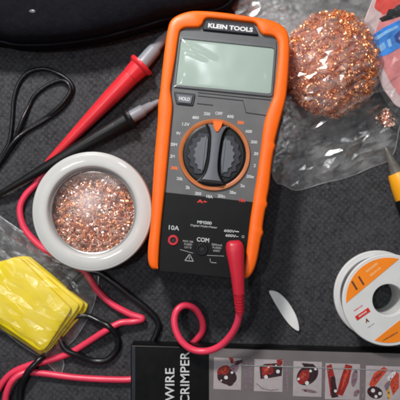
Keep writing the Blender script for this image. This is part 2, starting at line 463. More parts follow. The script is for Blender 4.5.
mb.add(fv, fs, 'film_thin'); mb.build('screen_film', meter, 180)
# button
mb = MB(); slab(mb, rounded([(173.6, 91.5), (195.6, 93.8), (193.2, 106), (176, 104.2)], 2), FH-1, FH+1.2, 'charcoal', .6); bt = mb.build('button', meter)
mb = MB(); slab(mb, rounded([(176, 93.8), (193, 95.6), (191.2, 104), (177.8, 102.6)], 1.5), FH+1, FH+2.6, 'knob_grey', .6); mb.build('button_cap', bt)
mb = MB(); text(mb, 'HOLD', 184.6, 98.8, FH+2.6, 3.6, ANG, 'white_print', 11, .03); mb.build('lettering', bt)
# embossed lines on the face
mb = MB()
for pts in ([(198, 92.5), (240, 97), (271, 100)], [(198, 95.8), (243, 100.6), (246, 112.6), (267, 115.6)], [(197, 103.5), (213, 105.2)]):
    mb.tube([W(p[0], p[1], FH+.1) for p in smooth_path(pts, 1)], .45, 'charcoal', 6)
mb.build('face_line', meter)
# dial
DC = (214.3, 155.0); DH = FH+1
mb = MB(); revolve(mb, *DC, [(36, FH-1), (36, DH), (35.4, DH+.8), (32.5, DH+.8), (31.6, DH+.2), (31.6, FH-1)], 'dial_ring', FH, loop=True)
mb.build('dial_ring', meter)
dial = MB(); revolve(dial, *DC, [(31.9, FH-.5), (31.9, DH-.2), (31, DH+.4), (29, DH+.6)], 'black', FH)
dial = dial.build('dial', meter)
ca, sa = math.cos(R(-ANG)), math.sin(R(-ANG))
def D(x, y): return (DC[0]+x*ca*1-y*sa*1, DC[1]+x*sa+y*ca)   # dial frame, y down
# scalloped black skirt lobes
mb = MB()
for sgn in (-1, 1):
    P = [(sgn*6.5, -24), (sgn*6.0, -10), (sgn*5.6, 0), (sgn*6.2, 12), (sgn*9.5, 22)]
    arc = []
    for k in range(49):
        a = R(62-124*k/48); r = 20.6+.9*math.cos(k/48*2*math.pi*7)
        arc.append((sgn*r*math.cos(a)*.98, r*math.sin(a)*1.05))
    P2 = [(sgn*7.6, -15), (sgn*7.2, -4), (sgn*7.2, 4), (sgn*8.6, 15)] + arc
    slab(mb, [D(*p) for p in P2], DH, DH+3.2, 'knob_grey', .8)
mb.build('finger_pad', dial)
# charcoal ring segments outside the pads, scalloped grips
mb = MB()
for sgn in (-1, 1):
    arc = []
    for k in range(61):
        a = R(58-116*k/60); r = 26.3+1.2*math.cos(k/60*2*math.pi*6+math.pi)
        arc.append((sgn*r*math.cos(a), r*math.sin(a)))
    slab(mb, [D(*p) for p in [(sgn*7.2, -21), (sgn*6.8, 0), (sgn*9.2, 20)]+arc], DH-.2, DH+1.9, 'charcoal', .8)
mb.build('grip_scallop', dial)
# central ridge with flared ends
rid = []
for y, x in ((-30, 10), (-26, 7.6), (-20, 5.6), (-12, 4.7), (0, 4.3), (10, 4.6), (18, 6), (24, 9), (28, 12.5)): rid.append((x, y))
ridp = [tuple(p) for p in smooth_path(rid, 4)]
botarc = [(12.5*math.cos(t), 28+2.6*math.sin(t)) for t in [math.pi*k/8 for k in range(1, 8)]]
toparc = [(-10+20*k/6, -30-.6*math.sin(math.pi*k/6)) for k in range(1, 6)]
mb = MB(); secs = []
for k, (x, y) in enumerate(ridp):
    e_ = min(1, min(k, len(ridp)-1-k)/3); zt = DH+3.5+3.5*e_
    secs.append([(lambda w_: Vector((w_.x, w_.y, h*S)))(W(*D(xx, y), FH+5)) for xx, h in ((-x, DH), (-x, zt-1.4), (-x+.5, zt-.4), (-x+1.5, zt), (0, zt-.3), (x-1.5, zt), (x-.5, zt-.4), (x, zt-1.4), (x, DH))])
mb.loft(secs, 'knob_grey')
mb.build('knob_ridge', dial)
mb = MB()
for sgn in (-1, 1):
    mb.tube([W(*D(sgn*(x+1.1), y), DH+1.2) for x, y in ridp], 1.25, 'black', 8)
mb.build('knob_groove', dial)
mb = MB(); slab(mb, rounded([D(-5, -33.5), D(5, -33.5), D(4, -28), D(1.2, -22.8), D(-1.2, -22.8), D(-4, -28)], 1.2), DH+.5, DH+7.7, 'orange', .6, href=FH+5); mb.build('pointer', dial)
# range marks round the dial
mb = MB()
marks = ['OFF', '600', '200', '600', '200', '20', '2', '200m', '2m', '20m', '200m', '10A', '200', '2k', '20k', '200k', '2M', '20M', '9V', '1.5V', '600', '200']
for k, tx in enumerate(marks):
    a = -90+360*k/len(marks)+0
    p = D(41.8*math.cos(R(a)), 41.8*math.sin(R(a)))
    if k == 0: text(mb, 'OFF', p[0], p[1], FH+.1, 3.4, ANG, 'mid_print', 7.5, .04)
    else:
        text(mb, tx, p[0], p[1], FH+.1, 3.3, ANG, 'orange_print' if k in (2, 15) else 'mid_print', {3: 6.6, 2: 4.6, 4: 7.6, 1: 2.4}[len(tx)], .045)
for p in (D(33, 42),): text(mb, '10A', p[0], p[1], FH+.1, 3.4, ANG, 'red_print', 6, .05)
p = D(-7, 47.5); text(mb, 'A÷', p[0], p[1], FH+.1, 3.4, ANG, 'red_print', 10, .04)
mb.build('range_lettering', meter)
# lower panel writing
mb = MB(); LP = FH+.02
text(mb, 'MM300', 204.5, 222.6, LP, 3.2, ANG+1, 'mid_print', 14.5, .03)
text(mb, 'Digital Multi-Meter', 204, 226.6, LP, 2.6, ANG+1, 'dim_print', 27, .03)
text(mb, '10A', 174, 227.8, LP, 4.6, ANG+1, 'mid_print', 10.5, .02)
text(mb, 'COM', 203, 239.8, LP, 4.4, ANG+1, 'mid_print', 12.5, .03)
text(mb, '600V⎓', 231.5, 231.2, LP, 2.8, ANG+1, 'mid_print', 15, .03)
text(mb, '600V~', 232, 235.8, LP, 2.8, ANG+1, 'mid_print', 13, .03)
text(mb, 'Ω', 243, 236.6, LP, 2.6, ANG+1, 'dim_print', 2.6, .03)
for k, (a, b) in enumerate((('MAX', '10A'), ('FUSED', ''),)):
    pass
text(mb, 'MAX 10A', 188.2, 241.4, LP, 2.1, ANG+1, 'dim_print', 10.5, .02)
text(mb, 'FUSED', 188.2, 244.4, LP, 2.1, ANG+1, 'dim_print', 8, .02)
text(mb, 'CAT III', 187.8, 247.4, LP, 2.1, ANG+1, 'dim_print', 7, .02)
text(mb, '200mA', 217, 244.8, LP, 2.1, ANG+1, 'dim_print', 11, .02)
text(mb, 'FUSED', 217, 247.8, LP, 2.1, ANG+1, 'dim_print', 9, .02)
text(mb, '600V', 216.6, 250.8, LP, 2.1, ANG+1, 'dim_print', 7, .02)
def seg2(a, b, w=.3, m='dim_print'): mb.tube([W(a[0], a[1], LP), W(b[0], b[1], LP)], w, m, 6)
tri = [(189.6, 254.2), (185, 260.6), (193.4, 261.4)]
for k in range(3): seg2(tri[k], tri[(k+1) % 3], .5)
seg2((189.5, 256.5), (189.3, 259.4), .45)
seg2((180, 249.5), (193, 253.2)); seg2((207, 255.4), (224, 256.2))
seg2((210, 258.5), (210.5, 262), .4); seg2((211, 262.5), (216.5, 263), .4)
mb.build('terminal_lettering', meter)
# jacks
def jack(cx, cy, ringm, r=4.6):
    mb = MB(); revolve(mb, cx, cy, [(r+.7, FH-.6), (r+.7, FH+.8), (r+.1, FH+1.3), (r-1.4, FH+1.3), (r-1.8, FH+.6), (r-1.8, FH-.3)], ringm, FH, 32, True)
    revolve(mb, cx, cy, [(r-1.6, FH-.6), (r-1.6, FH+.12)], 'black', FH, 24)
    j = mb.build('jack', meter)
    mb = MB(); revolve(mb, cx, cy, [(1.1, FH), (1.1, FH+.5)], 'charcoal', FH, 16); mb.build('socket_pin', j)
    return j
jack(173.2, 240.2, 'red_ring')['label'] = 'empty red ringed jack'
jack(201.8, 249.2, 'black', 5.4)['label'] = 'empty black jack'
jack(234.6, 246, 'black', 5.0)

# ================================================================== RED TEST LEAD
lead = thing('test_lead', W(95, 112, 0), 'red test lead with grey tipped probe, its plug pushed into the multimeter', 'test lead')
def probe(parent, A, B, cap, handle_m, hr, cap_r):
    """A: flange end, B: tail end, cap: far end of the tip guard, all (px,py,h)"""
    mb = MB()
    axis_lathe(mb, A, B, [(0, hr*.95), (.01, hr), (.12, hr*.98), (.3, hr*.9), (.55, hr*.72), (.8, hr*.52), (.95, hr*.42), (1, hr*.36)], handle_m, 28)
    h = mb.build('probe_handle', parent)
    mb = MB()
    axis_lathe(mb, (A[0]+(A[0]-B[0])*.03, A[1]+(A[1]-B[1])*.03, A[2]), (A[0]-(A[0]-B[0])*.10, A[1]-(A[1]-B[1])*.10, A[2]),
               [(0, hr*1.1), (.03, hr*1.42), (.16, hr*1.45), (.24, hr*1.36), (.34, hr*1.12), (1, hr*1.0)], handle_m, 28)
    mb.build('finger_guard', h)
    mb = MB()
    axis_lathe(mb, A, cap, [(0, cap_r), (.42, cap_r*.95), (.47, cap_r*.9), (.5, cap_r*.74), (.72, cap_r*.64), (.76, cap_r*.5), (.96, cap_r*.36), (1, cap_r*.15)], 'tip_grey', 24)
    mb.build('tip_guard', parent)
probe(lead, (140, 66.5, 11.5), (47.5, 163, 5), (172, 28.5, 6), 'red_plastic', 9.0, 7.3)
mb = MB()
cable = [(50, 160.5, 5), (44.5, 168, 4), (37, 182, 3.5), (25, 196, 3.5), (20, 209, 3.5), (23, 225, 3.5), (32, 238, 3.5), (46, 250, 3.5), (64, 259, 3.5), (84, 271, 3.5), (97, 290, 3.6), (112, 304, 4), (130, 314, 5), (142.5, 318.5, 6), (134, 321.5, 5.5), (120, 323, 6.5), (106, 330.5, 8), (88, 342, 5), (69, 353.5, 3.5), (48, 360.5, 3.5), (30, 365, 3.5), (12, 373, 3.5), (0, 387, 3.5), (-10, 410, 3.5), (-2, 426, 3.5), (6, 414, 7), (6, 396, 9.6), (13, 380, 9.6), (26, 372.5, 6), (44, 373.5, 3.5), (75, 377.5, 3.3), (110, 379.5, 3.3), (134, 379, 3.3), (155, 372, 3.3), (175, 356, 3.3), (189, 346, 3.3), (197, 339, 4), (202.5, 331.5, 8), (202.5, 322, 13), (198, 312.5, 19), (192, 306.8, 24), (184, 305.5, 28), (177, 310.5, 31), (174.3, 320, 33), (176.5, 332, 34.5), (183, 343, 36), (194, 350, 37), (207, 351, 39), (220, 346, 43), (231, 335, 49), (237.6, 322, 56), (239.5, 310, 61)]
mb.tube(path3(cable, 8), 3.25, 'pink_cable', 14)
mb.build('lead_cable', lead)
mb = MB(); PZ = 66
# plug: flattened tapered body from over the jack down past the meter's edge
sec = [(233.8, 240.6, 5.0, 3.5, PZ-1), (234, 242.5, 7.4, 5.4, PZ), (234.5, 246, 8.7, 6.6, PZ), (235.2, 252, 8.9, 6.9, PZ), (236.2, 262, 7.9, 6.5, PZ), (237.4, 274, 6.8, 6.0, PZ), (238.4, 286, 6.2, 5.4, PZ), (239, 294, 5.7, 5.0, PZ-.5)]
rings = []
for (x, y, a, b, z) in sec:
    c = W(x, y, z)
    rings.append([c+Vector((a*.9*S*math.copysign(abs(math.cos(q))**.75, math.cos(q)), .08*a*S*math.cos(q), b*S*math.copysign(abs(math.sin(q))**.75, math.sin(q)))) for q in [2*math.pi*k/28 for k in range(28)]])
mb.loft(rings, 'plug_red')
revolve(mb, 234.6, 246.5, [(4.2, FH+.6), (4.2, PZ)], 'plug_red', FH, 20)
pl = mb.build('plug', lead)
mb = MB()
prof = [(0, 5.4)]
for k in range(6):
    t0 = .04+k*.15; prof += [(t0, 5.3-k*.22), (t0+.09, 5.2-k*.22), (t0+.1, 4.4-k*.18), (t0+.14, 4.4-k*.18)]
prof += [(1, 3.6)]
axis_lathe(mb, (239, 292, PZ-.5), (240, 313.5, 60.5), prof, 'plug_red', 20); mb.build('strain_relief', pl)

# ================================================================== BLACK TEST LEAD
blead = thing('test_lead', W(70, 150, 0), 'black test lead with grey tipped probe, lying across the red one beside the round tin', 'test lead')
probe(blead, (128, 119, 10.5), (4, 191.5, 9), (160, 100.5, 6), 'black', 7.5, 6.4)
mb = MB()
bc = [(10, 188, 9), (0, 194, 7), (-14, 202, 4), (-32, 225, 3.2), (-46, 290, 3.2), (-44, 370, 3.2), (-20, 428, 3.2), (8, 430, 3.2), (18.5, 405, 3.2), (20.5, 388, 6), (27, 373, 10.2), (37, 362, 9), (48, 352, 3.2), (62, 332, 3.2), (74, 318, 3.2), (86, 316, 3.2), (98, 321, 6), (110, 327.5, 10.2), (117.5, 337, 5), (116.5, 350, 3.2), (106, 360, 3.2), (92, 360.5, 3.2), (76, 354.5, 6), (64, 347, 6), (58, 325, 3.2), (66, 295, 3.2), (82, 274, 3), (98, 272.5, 3), (112, 281.5, 3.2), (130, 295.5, 3.2), (147, 308.5, 3.2), (158, 322, 3.2), (156, 334, 3.2), (150, 345, 3.2)]
mb.tube(path3(bc, 8), 3.0, 'black_cable', 12)
mb.build('lead_cable', blead)

# ================================================================== CORD LOOP
mb = MB()
a = [(-26, 196, 2), (-8, 172, 2), (2, 155, 2), (9, 142, 2.2), (12, 122, 2), (14, 98, 2), (20, 81, 2), (30, 71.5, 2.6), (45, 68.8, 2.2), (60, 74.5, 2), (70, 82, 2), (72.5, 91, 2), (63, 106.5, 2), (45, 120, 2), (25, 132, 2.4), (13, 142.5, 5.5), (2, 159, 4), (-12, 182, 2), (-26, 206, 2)]
mb.tube(path3(a, 10), 2.1, 'cord', 10)
b = [(-30, 204, 2), (-16, 182, 2), (2, 161, 2), (13, 144, 2.2), (21, 123, 5.4), (28.5, 107, 2), (35, 95, 2), (47, 85.5, 2), (60, 80.5, 3), (68, 83.5, 5), (70, 92, 5.3), (62, 103.5, 5.2), (53, 112, 4), (43, 119.5, 1.5), (26, 130, 1.5), (16, 138, 1.5)]
mb.tube(path3(b, 10), 2.1, 'cord', 10)
tag(mb.build('cord_loop'), 'thin black cord looped in a teardrop on the mat left of the red probe', 'cord')

# ================================================================== BLACK POUCH
pouch = thing('pouch', W(100, 10, 0), 'black soft pouch with small metal snap at the back of the mat behind the probes', 'pouch')
out = [(-60, 30), (-20, 40), (0, 42.5), (14, 45.5), (35, 46), (60, 44.5), (100, 38.5), (140, 28), (172, 18.5), (205, 12.5), (228, 6), (240, -12), (240, -50), (225, -75), (100, -80), (-40, -75), (-70, -30)]
pp = resample([tuple(p) for p in smooth_path(out, 6, True)], 120)
c0 = Vector((85, -20)); rings = []
for t, h in ((.985, 0.5), (1.0, 8), (1.0, 20), (.985, 29), (.95, 36), (.88, 41), (.75, 44), (.55, 46), (.3, 47), (.06, 47.3)):
    rr = []
    for i, p in enumerate(pp):
        q = c0+(Vector(p)-c0)*t; w = W(q.x, q.y, 24); w.z = (h + (2.4*noise.noise(Vector((q.x/28, q.y/22, 1)))-.6*abs(noise.noise(Vector((q.x/9, q.y/11, 2)))))*min(1, h/20))*S; rr.append(w)
    rings.append(rr)
mb = MB(); mb.loft(rings, 'fabric'); mb.build('pouch_body', pouch, 180)
mb = MB(); mb.tube([W(p.x, p.y, 30) for p in [c0+(Vector(q)-c0)*.985 for q in pp+[pp[0]]]], 1.1, 'fabric', 8); mb.build('seam', pouch)
mb = MB()
sn = W(33, 11.5, 44); k = 1
rings = [[sn+Vector((r*S*math.cos(q)*1.3, r*S*math.sin(q)*.8, z*S)) for q in [2*math.pi*i/20 for i in range(20)]] for r, z in ((3.3, -3), (3.3, .4), (2.5, 1.3), (1.2, 1.8), (.2, 1.9))]
mb.loft(rings, 'bezel'); mb.build('snap', pouch)

# ================================================================== ROUND TIN
TH = 36
tin = thing('round_tin', W(97, 211, 0), 'round white lidded tin with clear window full of copper curls, left of the meter', 'tin')
TC = (91.8, 211.6)
mb = MB(); revolve(mb, *TC, [(56, 1), (57.5, 2.5), (57.5, 22), (54.5, 22), (54.5, 4)], 'tin', TH, 96); mb.build('tin_base', tin)
mb = MB(); revolve(mb, *TC, [(58.2, 18), (60.0, 18.6), (60.2, 20), (60.2, TH-3), (59.9, TH-1.4), (59.2, TH-.5), (58.4, TH-.2), (57.6, TH-.4), (57.2, TH-.2), (56.6, TH), (47.2, TH-.5), (46.2, TH-.7), (45.3, TH-1.2), (44.6, TH-2.4), (43.6, TH-4.6), (43.4, TH-7), (45, TH-8), (56, TH-8), (58.2, TH-10)], 'white_lid', TH, 112, True)
lid = mb.build('lid', tin, 60)
mb = MB(); revolve(mb, *TC, [(43.9, TH-7.4), (43.6, TH-5.4), (42.7, TH-4.8), (41.8, TH-5.2), (41.4, TH-6.6), (42, TH-7.6)], 'silver', TH, 96, True); mb.build('window_rim', lid)
mb = MB(); revolve(mb, *TC, [(42, TH-7.0)]+[(42*math.cos(a), TH-7.0+3.6*math.sin(a)) for a in [R(90*k/14) for k in range(1, 14)]]+[(.3, TH-3.4)], 'glass', TH, 96)
mb.f.pop(-2); mb.mi.pop(-2); mb.caps.clear()
win = mb.build('window', lid, 180)

def curls(mb, n, place, mnames, rr=(1.8, 4.4), ww=(.5, 1.1), turns=(.8, 2.4), seg=13, bed=.35):
    """springy flat ribbons of metal"""
    for _ in range(n):
        c = place()
        ax = Vector((random.gauss(0, 1), random.gauss(0, 1), random.gauss(0, .7))).normalized()
        x = ax.orthogonal().normalized(); y = ax.cross(x)
        r0 = random.uniform(*rr)*S; w = random.uniform(*ww)*S; tn = random.uniform(*turns); pitch = random.uniform(.8, 3.0)*S
        ph = random.uniform(0, 6.28); k = int(seg*tn)+2; vs = []; tilt = random.uniform(-.5, .5)
        for i in range(k):
            t = i/(k-1); q = ph+2*math.pi*tn*t; r = r0*(1+.25*math.sin(3*t+ph))
            rad = x*math.cos(q)+y*math.sin(q)
            p = c+rad*r+ax*(pitch*tn*(t-.5))
            d = (ax+rad*tilt)*w
            for z in (p-d, p+d):
                if z.z < bed*S: z.z = bed*S
                vs.append(z)
        fs = [(2*i, 2*i+1, 2*i+3, 2*i+2) for i in range(k-1)]
        mb.add(vs, fs, random.choice(mnames))

mb = MB()
tcw = W(*TC, TH); 
def in_tin():
    a = random.uniform(0, 6.283); r = 46*math.sqrt(random.random())*S*.94
    return Vector((tcw.x+r*math.cos(a), tcw.y+r*math.sin(a), random.uniform(10, 21.5)*S))
revolve(mb, *TC, [(54, 5), (54, 8), (30, 11), (3, 12)], 'copper_dark', TH, 64)
curls(mb, 3000, in_tin, ['copper_pale', 'copper_pale', 'copper'], rr=(1.1, 2.8), ww=(.3, .7), seg=11)
tag(mb.build('copper_curls', None, 180), 'mass of copper ribbon curls filling the round tin, behind its clear window', 'copper wool')

# ================================================================== COPPER WOOL BALL
mb = MB(); BC = W(331, 64, 22); RX, RY, RZ = 47*.963, 53*.963, 24
def in_ball():
    while True:
        v = Vector((random.uniform(-1, 1), random.uniform(-1, 1), random.uniform(-1, 1)))
        if .5 < v.length < 1: break
    return BC+Vector((v.x*RX, v.y*RY, v.z*RZ*.93))*S
vs = []
rings = [[BC+Vector((RX*.8*math.cos(a)*math.cos(q), RY*.8*math.cos(a)*math.sin(q), RZ*.78*math.sin(a)))*S for q in [2*math.pi*k/40 for k in range(40)]] for a in [R(-88+176*k/18) for k in range(19)]]
mb.loft(rings, 'copper_dark')
curls(mb, 4600, in_ball, ['copper'], rr=(1.1, 2.9), ww=(.3, .75), turns=(1.0, 2.6), seg=11)
tag(mb.build('copper_wool', None, 180), 'round ball of coppery metal wool inside the clear bag right of the screen', 'copper wool')
mb = MB(); SC = W(385.5, 117.5, 5)
def in_scrap():
    v = Vector((random.gauss(0, .45), random.gauss(0, .5), random.uniform(-.6, .6)))
    return SC+Vector((v.x*5, v.y*6.5, v.z*3.5))*S
curls(mb, 70, in_scrap, ['copper_pale'], rr=(1.4, 2.6), ww=(.4, .9))
tag(mb.build('copper_scrap', None, 180), 'small loose tuft of pale copper curls under the bag film near the right edge', 'copper wool')

# ================================================================== CLEAR BAGS
from mathutils.geometry import delaunay_2d_cdt
def film_bag(name, outline, zfun, mname, step=6, stretch=2.0, ang=-24, jit=1.6, zlo=.7, parent=None):
    """crumpled clear film: an irregular net of small flat facets, closed by a flat underside"""
    P = [Vector(p) for p in resample([tuple(p) for p in smooth_path(outline, 6, True)], 150)]
    c, n = math.cos(R(ang)), math.sin(R(ang))
    fw = lambda p: Vector(((p.x*c+p.y*n)/stretch, -p.x*n+p.y*c))
    bk = lambda q: Vector((q.x*stretch*c-q.y*n, q.x*stretch*n+q.y*c))
    Q = [fw(p) for p in P]; nb = len(Q)
    x0, x1 = min(q.x for q in Q), max(q.x for q in Q); y0, y1 = min(q.y for q in Q), max(q.y for q in Q)
    def inside(q):
        r = False
        for a, b in zip(Q, Q[1:]+Q[:1]):
            if (a.y > q.y) != (b.y > q.y) and q.x < (b.x-a.x)*(q.y-a.y)/(b.y-a.y)+a.x: r = not r
        return r
    pts = list(Q); yy = y0
    while yy < y1:
        xx = x0
        while xx < x1:
            q = Vector((xx+random.uniform(-.48, .48)*step, yy+random.uniform(-.48, .48)*step))
            if inside(q) and min((q-b).length for b in Q) > step*.35: pts.append(q)
            xx += step
        yy += step
    V, E, F = delaunay_2d_cdt(pts, [(i, (i+1) % nb) for i in range(nb)], [list(range(nb))], 1, 1e-5)[:3]
    top = []
    for q in V:
        p = bk(q); ed = min((Vector(p)-b).length for b in P); e_ = min(1, ed/9)
        z = zlo+(zfun(p.x, p.y, 0)+random.uniform(-jit, jit)-zlo)*e_
        top.append(W(p.x, p.y, max(zlo, z)))
    mb = MB(); mb.add(top, [tuple(f) for f in F], mname)
    low = [Vector((v.x, v.y, (zlo-.3)*S)) for v in top]
    mb.add(low, [tuple(reversed(f)) for f in F], mname)
    ob = mb.build(name, parent, 0)
    em = MB(); em.tube([top[i % nb]+Vector((0, 0, .25*S)) for i in range(nb+1)], .42, 'film_edge', 6)
    if parent is None: em.build('bag_edge', ob)
    return ob
def ridge(x, y, s, seed, ang=0):
    c, n = math.cos(R(ang)), math.sin(R(ang)); u, v = x*c+y*n, -x*n+y*c
    q = Vector((u/s*.42+.5*noise.noise(Vector((u/s*.6, v/s*.6, seed+50))), v/s+.5*noise.noise(Vector((u/s*.6, v/s*.6, seed+70))), seed))
    return 1-3.2*abs(noise.noise(q))
def creaseline(x, y, pts, w, hh):
    best = 1e9; p = Vector((x, y))
    for i in range(len(pts)-1):
        A, B = Vector(pts[i]), Vector(pts[i+1]); d = B-A
        t = max(0, min(1, (p-A).dot(d)/d.dot(d))); best = min(best, (p-(A+d*t)).length)
    return hh*math.exp(-(best/w)**2)
def zbag(x, y, e):
    d = math.sqrt(((x-331)/50)**2+((y-64)/56)**2)
    base = 50*math.sqrt(max(0, 1-(d/1.12)**2))**1.0 if d < 1.12 else 0
    skirt = 20*math.exp(-((d-.9)/.32)**2) if d > .9 else 20
    wr = 2.6*ridge(x, y, 20, 1, -22)+1.2*ridge(x, y, 9, 5, 28)
    cr = creaseline(x, y, [(292, 138), (330, 122), (372, 96), (392, 86)], 2.6, 7)+creaseline(x, y, [(300, 128), (340, 128), (380, 104)], 2.2, 5)\
        + creaseline(x, y, [(340, 150), (372, 142), (396, 150)], 2.4, 5)+creaseline(x, y, [(276, 162), (310, 158), (350, 163), (388, 158)], 1.4, 3)\
        + creaseline(x, y, [(285, 150), (293, 170), (300, 186)], 1.4, 3)+creaseline(x, y, [(345, 178), (352, 165)], 1.5, 3)\
        + creaseline(x, y, [(296, 2), (304, 22), (312, 44)], 2.4, 5)+creaseline(x, y, [(240, 2), (262, -3), (290, 8)], 2, 5)
    damp = .55 if d < .8 else 1
    return max(base, skirt*.9, 3)+(wr+cr+1.5)*damp
bag = film_bag('plastic_bag', [(212, -40), (222, -8), (236, 14), (262, 60), (264, 110), (268, 150), (274, 180), (284, 185), (297, 190.5), (322, 183.5), (346, 178), (370, 168), (388, 161), (395, 150), (399, 130), (404, 105), (400, 75), (394, 45), (392, 10), (396, -40), (300, -62)], zbag, 'film', 4.3, 2.1, -24, 1.7)
tag(bag, 'crumpled clear plastic bag around the copper wool ball, behind the right of the meter', 'plastic bag')

# yellow sheets and their bag
yel = thing('yellow_sheets', W(35, 305, 0), 'stack of bright yellow folded sheets in a clear bag at the left edge', 'yellow sheets')
def sheet(poly, h0, h1, nm):
    mb = MB(); pl = resample([tuple(p) for p in rounded(poly, 1.2)], 150)
    def r2(pp, h):
        out = []
        for p in pp:
            w = W(p[0], p[1], h1); w.z = (h+.9*noise.noise(Vector((p[0]/18, p[1]/18, h1))))*S; out.append(w)
        return out
    rs = [r2(offset(pl, .8), h0), r2(pl, h0+.8), r2(pl, h1-1.0), r2(offset(pl, .5), h1-.3), r2(offset(pl, 1.5), h1)]
    c = Vector((sum(p[0] for p in pl)/len(pl), sum(p[1] for p in pl)/len(pl)))
    p2 = offset(pl, 1.5)
    for t in (.8, .6, .4, .2, .03): rs.append(r2([tuple(c+(Vector(p)-c)*t) for p in p2], h1+1.6*(1-t)*.8))
    mb.loft(rs, 'yellow'); return mb.build(nm, yel, 60)
sheet([(-30, 276), (-2, 262), (22, 256), (30, 257), (88, 305), (86, 311), (50, 352), (45, 355), (40, 355), (-30, 308)], 1, 5, 'folded_sheet')
sheet([(-30, 276), (-2, 263), (18, 256.5), (28, 257.5), (84, 303), (82, 309), (51, 349), (46, 353), (40, 353), (-30, 306)], 5.2, 9, 'folded_sheet')
sheet([(-30, 277), (-2, 264), (14, 257), (25, 258.5), (79, 305), (77, 310), (50, 347), (46, 351), (40, 352), (-30, 305)], 9.2, 12.5, 'folded_sheet')
sheet([(-30, 277), (-2, 266), (12, 257.5), (21, 259), (71, 308.5), (70, 312), (48, 346), (44, 350.5), (39, 351), (-30, 304)], 12.7, 16.5, 'folded_sheet')
def zyel(x, y, e):
    # distance inside the stack outline
    c = Vector((28, 305)); v = Vector((x, y))-c
    a, b = R(42), 0
    u = v.x*math.cos(a)+v.y*math.sin(a); w = -v.x*math.sin(a)+v.y*math.cos(a)
    d = max(0, abs(w)-33, u-38)
    base = 20.5*math.exp(-(d/13)**2)
    wr = 1.0*ridge(x, y, 20, 21, 40)
    cr = creaseline(x, y, [(2, 285), (8, 300), (12, 318)], 1.6, 2.2)+creaseline(x, y, [(16, 278), (34, 290), (50, 302)], 1.6, 2)+creaseline(x, y, [(30, 326), (48, 334)], 1.6, 2)\
        + creaseline(x, y, [(78, 284), (90, 270)], 1.4, 5)+creaseline(x, y, [(84, 268), (97, 286)], 1.4, 5)+creaseline(x, y, [(4, 232), (30, 248), (60, 268)], 1.6, 4)
    return max(base, 8 if x > 45 and y < 300 else 3)+wr+cr+.6
yb = film_bag('plastic_bag', [(-34, 196), (-14, 205), (4, 219), (20, 230), (38, 243), (52, 256), (66, 263), (84, 266), (97, 270), (98, 284), (95, 300), (90, 314), (76, 337), (62, 352), (64, 364), (60, 374), (50, 366), (41, 358), (20, 344), (0, 329), (-34, 312)], zyel, 'film3', 5.0, 2.4, 40, .6)
tag(yb, 'small clear plastic bag wrapped around the yellow sheets below the tin', 'plastic bag')

# ================================================================== PRINTED PACKET
pk = thing('printed_packet', W(395, 50, 0), 'red and blue printed card packet in clear sleeve at the right edge', 'packet')
mb = MB(); body = [(362, 26), (382, -24), (440, -48), (470, 70), (412, 112), (396, 106), (384, 90), (374, 66)]
slab(mb, rounded(body, 4), 20, 22, 'card_glare', .5); mb.build('card', pk)  # pale rim left around the print paints in the sleeve film's white glare
mb = MB(); flat(mb, rounded([(371, 44), (380, 20), (388, -18), (432, -38), (458, 66), (412, 100), (401, 98), (391, 84), (382, 66), (377, 57)], 3), 22.02, 'card_pink', .06); mb.build('printed_field', pk)
mb = MB(); flat(mb, rounded([(374, 8), (381, -18), (430, -42), (434, -12), (404, 2), (390, 10), (384, 15)], 2), 22.1, 'card_red'); mb.build('header_panel', pk)
mb = MB(); flat(mb, [(382, 22), (379, 18.5), (386, 15), (388.5, 9.5), (393, 9), (398, 5), (430, -9), (432, 4), (400, 16.5)], 22.1, 'black'); mb.build('dark_band', pk)
mb = MB(); flat(mb, [(369.5, 37), (384, 27.5), (400, 19.5), (436, 5), (440, 32), (400, 47.5), (389, 54), (379.5, 57.5), (376, 48)], 22.1, 'card_blue'); bl = mb.build('blue_panel', pk)
mb = MB()
flat(mb, [(394, 36), (400, 30), (420, 24), (420, 36), (400, 44), (396, 42)], 22.4, 'card_navy')
flat(mb, [(374, 38), (385, 31), (398, 25), (398, 28), (386, 34), (376, 41)], 22.4, 'card_sky')
flat(mb, [(379, 46), (384, 42), (386, 48), (381, 52)], 22.4, 'card_sky')
flat(mb, [(387, 40), (390, 38.5), (392, 46), (389, 48)], 22.4, 'card_sky')
mb.build('print_marks', bl)
def zpk(x, y, e): return 25.5+1.6*ridge(x, y, 11, 41, -30)+.9*ridge(x, y, 5, 43, 20)+creaseline(x, y, [(362, 14), (372, 10)], 3, 3)
film_bag('clear_sleeve', [(355, 22), (362, 6), (378, -30), (444, -56), (480, 74), (414, 118), (394, 112), (380, 92), (368, 66)], zpk, 'film2', 5.5, 1.8, -30, 1.1, 19.8, pk)

# ================================================================== YELLOW-BLACK TOOL
tl = thing('hand_tool', W(405, 195, 0), 'hand tool with grey tip and yellow and black handle, poking in at the right edge', 'hand tool')
A, B = (385.5, 147.5, 7), (437, 262, 15)
def tp(t): return tuple(A[i]+(B[i]-A[i])*t for i in range(3))
mb = MB(); axis_lathe(mb, tp(0), tp(.24), [(0, 1.5), (.06, 2.4), (.3, 3.2), (.6, 4.6), (.85, 6.4), (1, 7.6)], 'tool_grey'); mb.build('grey_tip', tl)
mb = MB(); axis_lathe(mb, tp(.22), tp(.44), [(0, 8.6), (.05, 9.4), (.5, 11.4), (.92, 12.6), (1, 12.2)], 'tool_yellow'); mb.build('yellow_collar', tl)
mb = MB(); axis_lathe(mb, tp(.43), tp(1), [(0, 12.8), (.04, 13.8), (.3, 15), (.7, 15), (.95, 14), (1, 11)], 'black'); mb.build('black_grip', tl)

